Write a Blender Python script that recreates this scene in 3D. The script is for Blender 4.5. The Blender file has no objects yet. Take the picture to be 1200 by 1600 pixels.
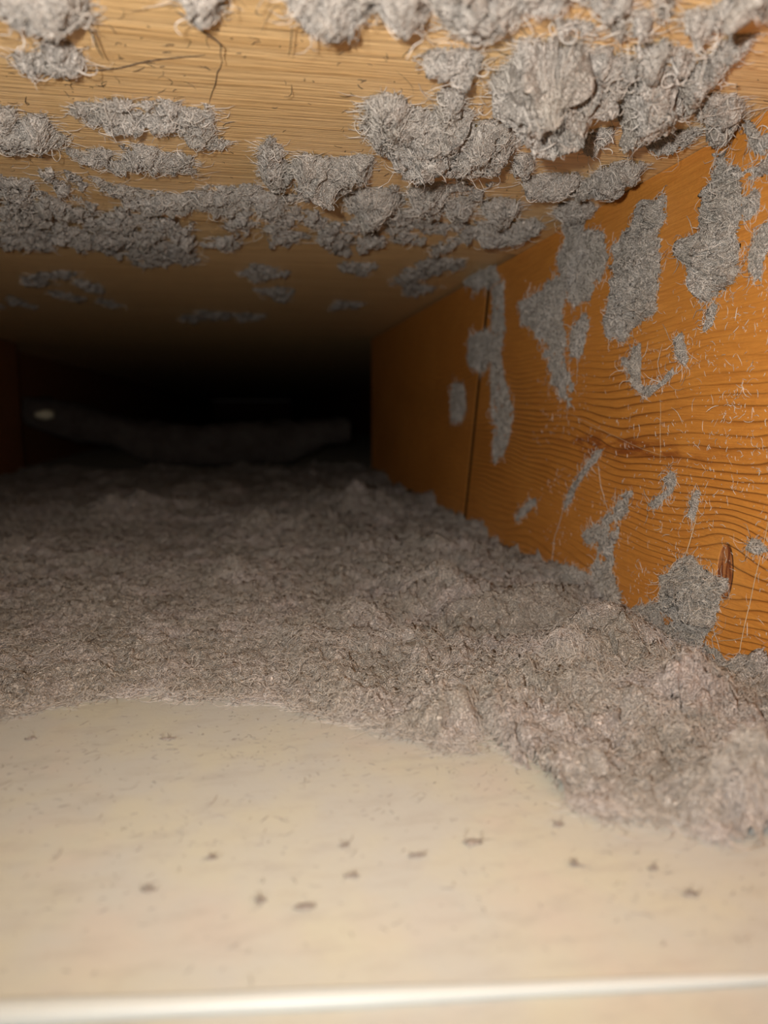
import bpy, math
import numpy as np
from mathutils import Matrix, Vector

# ------------------------------------------------------------------ camera, world, light, exposure
FPX = 1150.0                     # focal length in pixels of the 1200x1600 frame
H, W, WL = 0.14, 0.122, -0.243   # joist bay: height, right wall x, left wall x (camera at x=0,y=0)
CAM = np.array([0.0, 0.0, 0.07])
PSI, THE = math.radians(10.3), math.radians(7.92)
RGT = np.array([math.cos(PSI), -math.sin(PSI), 0.0])
FWD = np.array([math.sin(PSI)*math.cos(THE), math.cos(PSI)*math.cos(THE), -math.sin(THE)])
UPV = np.cross(RGT, FWD)

scene = bpy.context.scene
COL = scene.collection
cd = bpy.data.cameras.new('camera')
cam = bpy.data.objects.new('camera', cd)
COL.objects.link(cam)
cam.matrix_world = Matrix(((RGT[0], UPV[0], -FWD[0], CAM[0]),
                           (RGT[1], UPV[1], -FWD[1], CAM[1]),
                           (RGT[2], UPV[2], -FWD[2], CAM[2]),
                           (0, 0, 0, 1)))
cd.sensor_fit = 'VERTICAL'
cd.sensor_height = 7.3
cd.sensor_width = 7.3*0.75
cd.lens = FPX/1600.0*7.3
cd.clip_start = 0.003
cd.clip_end = 20
cd.dof.use_dof = True
cd.dof.focus_distance = 0.20
cd.dof.aperture_fstop = 2.5
scene.camera = cam

world = bpy.data.worlds.new('world')
scene.world = world
world.use_nodes = True
bg = world.node_tree.nodes['Background']
bg.inputs[0].default_value = (1.0, 0.93, 0.85, 1)
bg.inputs[1].default_value = 0.02

# the flash of the phone that takes the picture, just left of the lens
ld = bpy.data.lights.new('phone_flash', 'SPOT')
lamp = bpy.data.objects.new('phone_flash', ld)
COL.objects.link(lamp)
lamp.location = (-0.016, -0.004, 0.080)
LAIM = Vector((0.34, math.cos(math.radians(17)), math.sin(math.radians(17))))
lamp.rotation_euler = LAIM.to_track_quat('-Z', 'Y').to_euler()
ld.energy = 1.95
ld.color = (1.0, 0.98, 0.93)
ld.shadow_soft_size = 0.003
ld.spot_size = math.radians(162)
ld.spot_blend = 1.0

scene.cycles.diffuse_bounces = 2

vs = scene.view_settings
vs.view_transform = 'Standard'
vs.look = 'None'
vs.gamma = 1.0
vs.exposure = 0.0
vs.use_curve_mapping = False

# ------------------------------------------------------------------ helpers
def ray(px, py):
    return RGT*((px-600)/FPX) + UPV*((800-py)/FPX) + FWD

def hit(px, py, ax, val):
    d = ray(px, py)
    return CAM + d*((val-CAM[ax])/d[ax])

_rng = np.random.RandomState(7)
_perm = _rng.permutation(512).astype(np.int64)
_perm = np.concatenate([_perm, _perm, _perm])
_g = _rng.normal(size=(512, 3)); _g /= np.linalg.norm(_g, axis=1)[:, None]

def noise3(x, y, z):
    x, y, z = np.broadcast_arrays(np.asarray(x, float), np.asarray(y, float), np.asarray(z, float))
    xi, yi, zi = np.floor(x), np.floor(y), np.floor(z)
    xf, yf, zf = x-xi, y-yi, z-zi
    xi = xi.astype(np.int64) & 511; yi = yi.astype(np.int64) & 511; zi = zi.astype(np.int64) & 511
    def fade(t): return t*t*t*(t*(t*6-15)+10)
    u, v, w = fade(xf), fade(yf), fade(zf)
    def gr(i, j, k):
        h = _perm[_perm[_perm[(xi+i) & 511] + ((yi+j) & 511)] + ((zi+k) & 511)]
        g = _g[h & 511]
        return g[..., 0]*(xf-i) + g[..., 1]*(yf-j) + g[..., 2]*(zf-k)
    def mix(a, b, t): return a + (b-a)*t
    a = mix(mix(gr(0,0,0), gr(1,0,0), u), mix(gr(0,1,0), gr(1,1,0), u), v)
    b = mix(mix(gr(0,0,1), gr(1,0,1), u), mix(gr(0,1,1), gr(1,1,1), u), v)
    return mix(a, b, w)*1.5

def fbm(x, y, z, o=3):
    s, a = 0.0, 1.0
    for i in range(o):
        f = 2.03**i
        s = s + a*noise3(x*f+i*17.3, y*f+i*9.1, z+i*5.7)
        a *= 0.5
    return s

def ridged(x, y, z, o=3):
    s, a = 0.0, 1.0
    for i in range(o):
        f = 2.1**i
        s = s + a*(1-np.abs(noise3(x*f+i*11.3, y*f+i*3.1, z+i*7.7))*2)
        a *= 0.5
    return s/1.75

def mesh_np(name, V, F, smooth=True):
    """V (n,3), F (m,k) of one polygon size."""
    me = bpy.data.meshes.new(name)
    V = np.ascontiguousarray(V, dtype=np.float32); F = np.ascontiguousarray(F, dtype=np.int32)
    m, k = F.shape
    me.vertices.add(len(V)); me.vertices.foreach_set('co', V.ravel())
    me.loops.add(m*k); me.loops.foreach_set('vertex_index', F.ravel())
    me.polygons.add(m)
    me.polygons.foreach_set('loop_start', np.arange(0, m*k, k, dtype=np.int32))
    if smooth:
        me.polygons.foreach_set('use_smooth', np.ones(m, dtype=bool))
    me.update(calc_edges=True)
    me.validate()
    return me

def add(name, me, mat, parent=None, loc=None, **props):
    o = bpy.data.objects.new(name, me)
    COL.objects.link(o)
    if me is not None and mat is not None and not me.materials:
        me.materials.append(mat)
    if parent is not None: o.parent = parent
    if loc is not None: o.location = loc
    for k, v in props.items(): o[k] = v
    return o

def prism(pts, z0, z1, axis='z'):
    """closed prism from an outline; axis z: pts are (x,y); axis x: pts are (y,z)."""
    n = len(pts)
    def P(a, b, c): return (a, b, c) if axis == 'z' else (c, a, b)
    V = [P(a, b, z0) for a, b in pts] + [P(a, b, z1) for a, b in pts]
    me = bpy.data.meshes.new('prism')
    F = [tuple(range(n))[::-1], tuple(range(n, 2*n))] + [(i, (i+1) % n, n+(i+1) % n, n+i) for i in range(n)]
    me.from_pydata(V, [], F)
    me.update()
    import bmesh
    bm = bmesh.new(); bm.from_mesh(me)
    bmesh.ops.recalc_face_normals(bm, faces=bm.faces)
    bm.to_mesh(me); bm.free()
    return me

# ------------------------------------------------------------------ materials
class NT:
    def __init__(s, name):
        s.m = bpy.data.materials.new(name); s.m.use_nodes = True
        s.t = s.m.node_tree; s.b = s.t.nodes['Principled BSDF']
    def n(s, typ, **kw):
        nd = s.t.nodes.new(typ)
        for k, v in kw.items(): setattr(nd, k, v)
        return nd
    def l(s, a, b): s.t.links.new(a, b)
    def put(s, sock, v):
        if hasattr(v, 'links'): s.l(v, sock)
        else: sock.default_value = v
    def math(s, op, a, b=0.0, c=None, clamp=False):
        nd = s.n('ShaderNodeMath', operation=op, use_clamp=clamp)
        s.put(nd.inputs[0], a); s.put(nd.inputs[1], b)
        if c is not None: s.put(nd.inputs[2], c)
        return nd.outputs[0]
    def coord(s):
        tc = s.n('ShaderNodeTexCoord'); return tc.outputs['Object']
    def sep(s, v):
        nd = s.n('ShaderNodeSeparateXYZ'); s.l(v, nd.inputs[0]); return nd.outputs
    def comb(s, x, y, z):
        nd = s.n('ShaderNodeCombineXYZ')
        for i, q in enumerate((x, y, z)): s.put(nd.inputs[i], q)
        return nd.outputs[0]
    def noise(s, v, scale, detail=3, rough=0.55, out='Fac', sc=None):
        if sc is not None:
            mp = s.n('ShaderNodeMapping'); mp.inputs['Scale'].default_value = sc
            s.l(v, mp.inputs[0]); v = mp.outputs[0]
        nd = s.n('ShaderNodeTexNoise'); s.l(v, nd.inputs['Vector'])
        nd.inputs['Scale'].default_value = scale; nd.inputs['Detail'].default_value = detail
        nd.inputs['Roughness'].default_value = rough
        return nd.outputs[out]
    def ramp(s, f, stops, interp='LINEAR'):
        nd = s.n('ShaderNodeValToRGB'); cr = nd.color_ramp; cr.interpolation = interp
        while len(cr.elements) < len(stops): cr.elements.new(0.5)
        for e, (p, c) in zip(cr.elements, stops):
            e.position = p; e.color = (c[0], c[1], c[2], 1) if hasattr(c, '__len__') else (c, c, c, 1)
        s.l(f, nd.inputs[0]); return nd.outputs[0]
    def mix(s, f, a, b, mode='MIX'):
        nd = s.n('ShaderNodeMix', data_type='RGBA', blend_type=mode)
        s.put(nd.inputs[0], f)
        for sock, v in ((nd.inputs[6], a), (nd.inputs[7], b)):
            if hasattr(v, 'links'): s.l(v, sock)
            else: sock.default_value = (v[0], v[1], v[2], 1)
        return nd.outputs[2]
    def bump(s, h, strength, dist):
        nd = s.n('ShaderNodeBump'); nd.inputs['Strength'].default_value = strength
        nd.inputs['Distance'].default_value = dist
        s.l(h, nd.inputs['Height']); s.l(nd.outputs[0], s.b.inputs['Normal'])
    def fin(s, col=None, rough=0.8, spec=0.3):
        if col is not None: s.put(s.b.inputs['Base Color'], col if hasattr(col, 'links') else (*col, 1))
        s.put(s.b.inputs['Roughness'], rough)
        s.b.inputs['Specular IOR Level'].default_value = spec
        return s.m

def mat_dust(name, c0, c1, c2, bump=0.9, web=1.0):
    """matted lint: curly pale fibres (thin contour lines of warped noise) over softer dust."""
    s = NT(name); v = s.coord()
    n1 = s.noise(v, 55, 3)
    n2 = s.noise(v, 420, 3, 0.6)
    col = s.ramp(n1, [(0.32, c0), (0.5, c1), (0.68, c2)])
    lines = None
    for i, (sc, wd, off) in enumerate([(260, 0.030, 0.0), (300, 0.030, 3.1), (520, 0.040, 7.7), (900, 0.05, 5.2)]):
        mp = s.n('ShaderNodeMapping'); mp.inputs['Location'].default_value = (off, off*0.7, off*1.3)
        s.l(v, mp.inputs[0])
        nd = s.n('ShaderNodeTexNoise'); s.l(mp.outputs[0], nd.inputs['Vector'])
        nd.inputs['Scale'].default_value = sc; nd.inputs['Detail'].default_value = 1.5
        nd.inputs['Distortion'].default_value = 1.3
        q = s.math('ABSOLUTE', s.math('SUBTRACT', nd.outputs['Fac'], 0.5))
        q = s.ramp(q, [(0.0, 1.0), (wd, 0.0)], 'EASE')
        lines = q if lines is None else s.math('MAXIMUM', lines, q)
    f = s.noise(v, 1400, 2, 0.7)
    col = s.mix(1.0, col, s.ramp(n2, [(0.3, 0.84), (0.62, 1.04)]), 'MULTIPLY')
    if web > 0:
        col = s.mix(1.0, col, s.ramp(lines, [(0.0, 1-0.16*web), (1.0, 1+0.16*web)]), 'MULTIPLY')
    hgt = s.math('ADD', s.math('MULTIPLY', lines, 0.6), s.math('ADD', s.math('MULTIPLY', f, 0.5), s.math('MULTIPLY', n2, 0.7)))
    s.bump(hgt, bump, 0.0016)
    return s.fin(col, 1.0, 0.08)

M_DUSTC = mat_dust('lint_ceiling', (0.48, 0.42, 0.36), (0.545, 0.48, 0.425), (0.61, 0.545, 0.49))
M_DUSTW = mat_dust('lint_wall', (0.48, 0.425, 0.37), (0.54, 0.48, 0.425), (0.60, 0.545, 0.495))
M_DUSTF = mat_dust('lint_floor', (0.47, 0.415, 0.36), (0.54, 0.475, 0.425), (0.60, 0.515, 0.48))
M_FIB = mat_dust('lint_fibre', (0.56, 0.50, 0.435), (0.63, 0.56, 0.495), (0.70, 0.625, 0.565), 0.1, 0.0)
M_FIBF = mat_dust('lint_fibre_floor', (0.50, 0.44, 0.385), (0.565, 0.50, 0.445), (0.64, 0.56, 0.52), 0.1, 0.0)
M_HAIR = mat_dust('hair_thread', (0.55, 0.40, 0.25), (0.60, 0.45, 0.30), (0.66, 0.5, 0.34), 0.1, 0.0)

KN = hit(1133, 893, 0, W)      # knot in the joist
RS = hit(985, 703, 0, W)       # resin streak

def mat_joist(tint=None):
    s = NT('pine_joist' if tint is None else 'dark_joist'); v = s.coord(); o = s.sep(v); y, z = o[1], o[2]
    def gauss(yc, zc, sy, sz, amp):
        a = s.math('DIVIDE', s.math('SUBTRACT', y, yc), sy)
        b = s.math('DIVIDE', s.math('SUBTRACT', z, zc), sz)
        r = s.math('ADD', s.math('MULTIPLY', a, a), s.math('MULTIPLY', b, b))
        return s.math('MULTIPLY', s.math('EXPONENT', s.math('MULTIPLY', r, -1.0)), amp)
    ky, kz = float(KN[1]), float(KN[2])
    w1 = s.noise(v, 1.0, 2, 0.45, sc=(0, 7, 16))
    w2 = s.noise(v, 1.0, 2, 0.5, sc=(0, 34, 90))
    d = s.math('ADD', s.math('MULTIPLY', s.math('SUBTRACT', w1, 0.5), 0.024),
               s.math('MULTIPLY', s.math('SUBTRACT', w2, 0.5), 0.0024))
    # growth rings part round the knot: above it they rise, below they sag
    zz = s.math('SUBTRACT', z, kz)
    side = s.math('MULTIPLY', zz, 120.0); side = s.math('MAXIMUM', s.math('MINIMUM', side, 1.0), -1.0)
    kb = gauss(ky, kz, 0.013, 0.016, 0.0062)
    d = s.math('SUBTRACT', d, s.math('MULTIPLY', kb, side))
    p = s.math('ADD', z, d)
    # ring spacing tighter low on the plank
    fr = s.math('MULTIPLY', p, 400.0)
    fr = s.math('ADD', fr, s.math('MULTIPLY', s.noise(v, 1.0, 1, 0.5, sc=(0, 3, 60)), 3.2))
    ph = s.math('FRACT', fr)
    line = s.ramp(ph, [(0.0, 0.2), (0.10, 0.0), (0.60, 0.06), (0.82, 0.35), (0.93, 1.0), (1.0, 0.2)])
    # contrast of the rings differs over the plank
    con = s.ramp(s.noise(v, 1.0, 2, 0.5, sc=(0, 10, 26)), [(0.36, 0.15), (0.60, 1.0)])
    band = s.ramp(s.math('DIVIDE', z, H), [(0.0, 0.75), (0.44, 1.0), (0.58, 0.85), (0.70, 0.22), (1.0, 0.12)])
    k = s.math('MULTIPLY', s.math('MULTIPLY', line, con), band)
    fine = s.noise(v, 1.0, 4, 0.65, sc=(0, 60, 1500))
    spk = s.noise(v, 1.0, 3, 0.6, sc=(0, 500, 900))
    base = s.mix(s.noise(v, 30, 2), (0.60, 0.225, 0.036), (0.70, 0.30, 0.060))
    base = s.mix(s.ramp(fine, [(0.38, 0.0), (0.66, 0.62)]), base, (0.46, 0.16, 0.026))
    col = s.mix(s.math('MULTIPLY', k, 0.82), base, (0.20, 0.055, 0.008))
    # resin streak
    a = gauss(float(RS[1]), float(RS[2])+0.0008, 0.040, 0.0030, 1.35)
    b = gauss(float(RS[1])+0.028, float(RS[2])-0.001, 0.020, 0.0045, 0.7)
    e = s.math('MULTIPLY', s.math('ADD', a, b), s.ramp(s.noise(v, 1.0, 3, 0.6, sc=(0, 70, 330)), [(0.38, 0.0), (0.62, 1.0)]), clamp=True)
    col = s.mix(s.math('MULTIPLY', e, 0.85), col, (0.23, 0.055, 0.012))
    # pale halo and dark eye of the knot
    halo = gauss(ky, kz, 0.0080, 0.0098, 0.55)
    col = s.mix(halo, col, (0.66, 0.30, 0.07))
    eye = s.ramp(gauss(ky, kz, 0.0031, 0.0072, 1.0), [(0.30, 0.0), (0.40, 1.0)])
    eyec = s.mix(s.ramp(s.noise(v, 1.0, 2, 0.6, sc=(0, 900, 140)), [(0.42, 0.0), (0.6, 1.0)]), (0.17, 0.045, 0.014), (0.42, 0.17, 0.06))
    col = s.mix(eye, col, eyec)
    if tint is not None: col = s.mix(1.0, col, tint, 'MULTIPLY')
    hgt = s.math('SUBTRACT', s.math('MULTIPLY', fine, 0.35), s.math('MULTIPLY', k, 0.9))
    hgt = s.math('ADD', hgt, s.math('MULTIPLY', spk, 0.35))
    hgt = s.math('SUBTRACT', hgt, s.math('MULTIPLY', eye, 1.2))
    s.bump(hgt, 0.7, 0.0007)
    return s.fin(col, 0.52, 0.35)

def mat_ply():
    s = NT('plywood'); v = s.coord()
    g1 = s.noise(v, 1.0, 4, 0.6, sc=(14, 420, 10))
    g2 = s.noise(v, 1.0, 3, 0.6, sc=(60, 1500, 10))
    g3 = s.noise(v, 1.0, 2, 0.5, sc=(9, 60, 10))
    col = s.mix(g3, (0.84, 0.53, 0.235), (0.92, 0.63, 0.325))
    col = s.mix(s.ramp(g1, [(0.40, 0.0), (0.70, 0.65)]), col, (0.70, 0.40, 0.15))
    col = s.mix(s.ramp(g2, [(0.52, 0.0), (0.75, 0.6)]), col, (0.46, 0.25, 0.09))
    h = s.math('ADD', s.math('MULTIPLY', g1, 0.8), s.math('MULTIPLY', g2, 0.7))
    s.bump(h, 0.8, 0.0008)
    return s.fin(col, 0.40, 0.8)

def mat_board():
    s = NT('paper_board'); v = s.coord()
    n = s.noise(v, 32, 3, 0.6, 'Color')
    sp = s.n('ShaderNodeSeparateColor'); s.l(n, sp.inputs[0])
    col = s.mix(s.ramp(sp.outputs[0], [(0.42, 0.0), (0.60, 1.0)]), (0.475, 0.470, 0.440), (0.505, 0.488, 0.412))
    col = s.mix(s.ramp(sp.outputs[1], [(0.56, 0.0), (0.70, 0.6)]), col, (0.51, 0.455, 0.405))
    col = s.mix(s.ramp(s.noise(v, 1.0, 4, 0.7, sc=(80, 230, 80)), [(0.50, 0.0), (0.72, 0.5)]), col, (0.38, 0.35, 0.32))
    s.bump(s.noise(v, 900, 3, 0.6), 0.25, 0.0004)
    return s.fin(col, 0.75, 0.25)

def mat_metal():
    s = NT('enamelled_metal'); v = s.coord()
    col = s.mix(s.noise(v, 60, 2), (0.50, 0.535, 0.53), (0.56, 0.575, 0.57))
    s.bump(s.noise(v, 500, 2), 0.12, 0.0004)
    return s.fin(col, 0.42, 0.5)

M_JOIST_DARK = mat_joist((0.42, 0.40, 0.75))  # joist colours multiplied by one even dark tint
M_JOIST, M_PLY, M_BOARD, M_METAL = mat_joist(), mat_ply(), mat_board(), mat_metal()
M_CHIP = mat_dust('pale_chip', (0.55, 0.50, 0.33), (0.62, 0.56, 0.40), (0.7, 0.62, 0.45), 0.1, 0.0)
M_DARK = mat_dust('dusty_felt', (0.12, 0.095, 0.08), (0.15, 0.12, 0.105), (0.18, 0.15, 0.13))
M_SPECK = mat_dust('lint_speck', (0.30, 0.26, 0.225), (0.35, 0.30, 0.265), (0.40, 0.345, 0.31), 0.1, 0.0)

# ------------------------------------------------------------------ the setting
Y0, YE = -0.20, 6.0
XS = W+0.20                     # side opening beyond the end of the right joist
# bead line at the bottom of the frame
b0 = hit(-60, 1584, 2, 0.0); b1 = hit(1260, 1523, 2, 0.0)
def bead_y(x): return b0[1] + (b1[1]-b0[1])*(x-b0[0])/(b1[0]-b0[0])
fl = prism([(WL-0.04, bead_y(WL-0.04)), (XS+0.02, bead_y(XS+0.02)), (XS+0.02, YE), (WL-0.04, YE)], -0.013, 0.0)
add('floor', fl, M_BOARD, kind='structure', label='off-white paper-faced board under the lint')
lip = prism([(WL-0.04, Y0), (W+0.04, Y0), (W+0.04, bead_y(W+0.04)-0.0004), (WL-0.04, bead_y(WL-0.04)-0.0004)], -0.013, -0.0006)
add('trim_2', lip, M_BOARD, kind='structure', label='beige lip of the opening in front of the bright bead')
# rounded bead, thinner towards the right wall
n, m = 60, 14
xs = np.linspace(WL+0.0005, W-0.0005, n); V = []; F = []
for i, x in enumerate(xs):
    t = (x-b0[0])/(b1[0]-b0[0])
    r = 0.00185*(1-0.60*max(0, min(1.1, t))) + 0.00010*math.sin(x*160)
    for j in range(m):
        a = 2*math.pi*j/m
        V.append((x, bead_y(x) + r*math.cos(a), -0.0002 + 0.75*r*math.sin(a)))
for i in range(n-1):
    for j in range(m):
        F.append((i*m+j, i*m+(j+1) % m, (i+1)*m+(j+1) % m, (i+1)*m+j))
add('trim_1', mesh_np('trim_1', np.array(V), np.array(F)), M_METAL, kind='structure', label='shiny white rounded edge bead along the front of the board')

# ceiling: two plywood sheets, the far one set a little higher
c0 = hit(380, 352, 2, H); c1 = hit(790, 396, 2, H)
def seam_y(x): return c0[1] + (c1[1]-c0[1])*(x-c0[0])/(c1[0]-c0[0])
xa, xb = WL-0.04, XS+0.02
sh = prism([(xa, Y0), (xb, Y0), (xb, seam_y(xb)), (xa, seam_y(xa))], H, H+0.018)
ceil = add('ceiling', prism([(xa, Y0), (xb, Y0), (xb, YE), (xa, YE)], H+0.0185, H+0.024), M_PLY, kind='structure', label='plywood subfloor over the joist bay')
add('plywood_sheet', sh, M_PLY, ceil)
sh = prism([(xa, seam_y(xa)+0.001), (xb, seam_y(xb)+0.001), (xb, YE), (xa, YE)], H+0.0018, H+0.0182)
add('plywood_sheet', sh, M_PLY, ceil)

# right joist: near plank and far plank meeting in a slanting gap
g0 = hit(725, 838, 0, W); g1 = hit(752, 580, 0, W)
def gap_y(z): return g0[1] + (g1[1]-g0[1])*(z-g0[2])/(g1[2]-g0[2])
wr = add('wall_right', prism([(Y0, -0.0), (0.745, 0.0), (0.745, H), (Y0, H)], W+0.036, W+0.040, 'x'), M_JOIST, kind='structure', label='orange pine joist forming the right side of the bay')
add('plank', prism([(Y0, 0.0002), (gap_y(0), 0.0002), (gap_y(H), H-0.0002), (Y0, H-0.0002)], W, W+0.036, 'x'), M_JOIST, wr)
add('plank', prism([(gap_y(0)+0.0070, 0.0002), (0.745, 0.0002), (0.745, H-0.0002), (gap_y(H)+0.0070, H-0.0002)], W+0.0005, W+0.036, 'x'), M_JOIST, wr)
gf = prism([(gap_y(0)-0.0005, 0.0003), (gap_y(0)+0.0080, 0.0003), (gap_y(H)+0.0080, H-0.0003), (gap_y(H)-0.0005, H-0.0003)], W+0.0008, W+0.030, 'x')  # added filler strip; its near-black colour stands in for shade inside the gap
add('seam_shade', gf, mat_dust('seam_shade', (0.035, 0.016, 0.008), (0.05, 0.022, 0.010), (0.07, 0.03, 0.014)), wr, label='strip coloured dark for the shade in the slanting seam')
# left joist, also two planks
wl = add('wall_left', prism([(Y0, 0.0), (YE, 0.0), (YE, H), (Y0, H)], WL-0.040, WL-0.036, 'x'), M_JOIST_DARK, kind='structure', label='dark joist on the left side of the bay')
add('plank', prism([(Y0, 0.0002), (0.86, 0.0002), (0.86, H-0.0002), (Y0, H-0.0002)], WL-0.036, WL, 'x'), M_JOIST_DARK, wl)
add('plank', prism([(0.866, 0.0002), (YE, 0.0002), (YE, H-0.0002), (0.866, H-0.0002)], WL-0.036, WL-0.03, 'x'), M_JOIST_DARK, wl)
# far end
add('wall_back', prism([(WL-0.04, YE), (XS+0.02, YE), (XS+0.02, YE+0.02), (WL-0.04, YE+0.02)], 0.0, H), M_JOIST_DARK, kind='structure', label='black far end of the joist bay')
# side bay beyond the end of the right joist
add('wall_side', prism([(0.745, 0.0), (YE, 0.0), (YE, H), (0.745, H)], XS, XS+0.02, 'x'), M_JOIST_DARK, kind='structure', label='unlit wall of the side opening')

# ------------------------------------------------------------------ fibres and mats
def tubes(P, R, sides=3):
    """P (N,K,3) centre lines, R (N,) radii -> V,F quads of thin tubes tapered at both ends."""
    N, K, _ = P.shape
    T = np.gradient(P, axis=1); T /= np.linalg.norm(T, axis=2, keepdims=True)+1e-12
    ref = np.zeros_like(T); ref[..., 2] = 1.0
    flat = np.abs(T[..., 2]) > 0.9; ref[flat] = (1, 0, 0)
    A = np.cross(T, ref); A /= np.linalg.norm(A, axis=2, keepdims=True)+1e-12
    B = np.cross(T, A)
    tp = 1-0.65*np.abs(np.linspace(-1, 1, K))**3
    rad = R[:, None, None]*tp[None, :, None]
    rings = []
    for j in range(sides):
        a = 2*math.pi*j/sides
        rings.append(P + rad*(math.cos(a)*A + math.sin(a)*B))
    V = np.stack(rings, axis=2).reshape(-1, 3)
    i = np.arange(N)[:, None, None]; k = np.arange(K-1)[None, :, None]; j = np.arange(sides)[None, None, :]
    base = (i*K+k)*sides
    j2 = (j+1) % sides
    F = np.stack([base+j, base+j2, base+sides+j2, base+sides+j], axis=-1).reshape(-1, 4)
    return V, F

def grow(S, D, L, K, curl, rng, nrm=None, stick=0.0, bias=None):
    """random-walk centre lines from S along D; L lengths."""
    N = len(S); P = np.zeros((N, K, 3)); P[:, 0] = S
    d = D/(np.linalg.norm(D, axis=1, keepdims=True)+1e-9)
    ax = rng.normal(size=(N, 3)); ax /= np.linalg.norm(ax, axis=1, keepdims=True)
    st = (L/(K-1))[:, None]
    for k in range(1, K):
        d = d + np.cross(ax, d)*curl + rng.normal(size=(N, 3))*0.35*curl
        if nrm is not None: d = d - nrm*stick*np.sum(d*nrm, axis=1, keepdims=True)
        if bias is not None: d = d + bias
        d /= np.linalg.norm(d, axis=1, keepdims=True)+1e-9
        P[:, k] = P[:, k-1] + d*st
    return P

def poly_sd(U, V, poly):
    """signed distance, positive inside."""
    inside = np.zeros(U.shape, bool); d2 = np.full(U.shape, 1e9)
    n = len(poly)
    for i in range(n):
        x1, y1 = poly[i]; x2, y2 = poly[(i+1) % n]
        ex, ey = x2-x1, y2-y1
        t = np.clip(((U-x1)*ex+(V-y1)*ey)/(ex*ex+ey*ey+1e-15), 0, 1)
        d2 = np.minimum(d2, (U-x1-t*ex)**2+(V-y1-t*ey)**2)
        c = ((y1 > V) != (y2 > V)) & (U < (x2-x1)*(V-y1)/(y2-y1+1e-15)+x1)
        inside ^= c
    return np.where(inside, 1, -1)*np.sqrt(d2)

SURF = {'c': (np.array([1., 0, 0]), np.array([0, 1., 0]), np.array([0, 0, -1.]), 2, H),
        'w': (np.array([0, 1., 0]), np.array([0, 0, 1.]), np.array([-1., 0, 0]), 0, W)}
TRI = [0]

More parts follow.
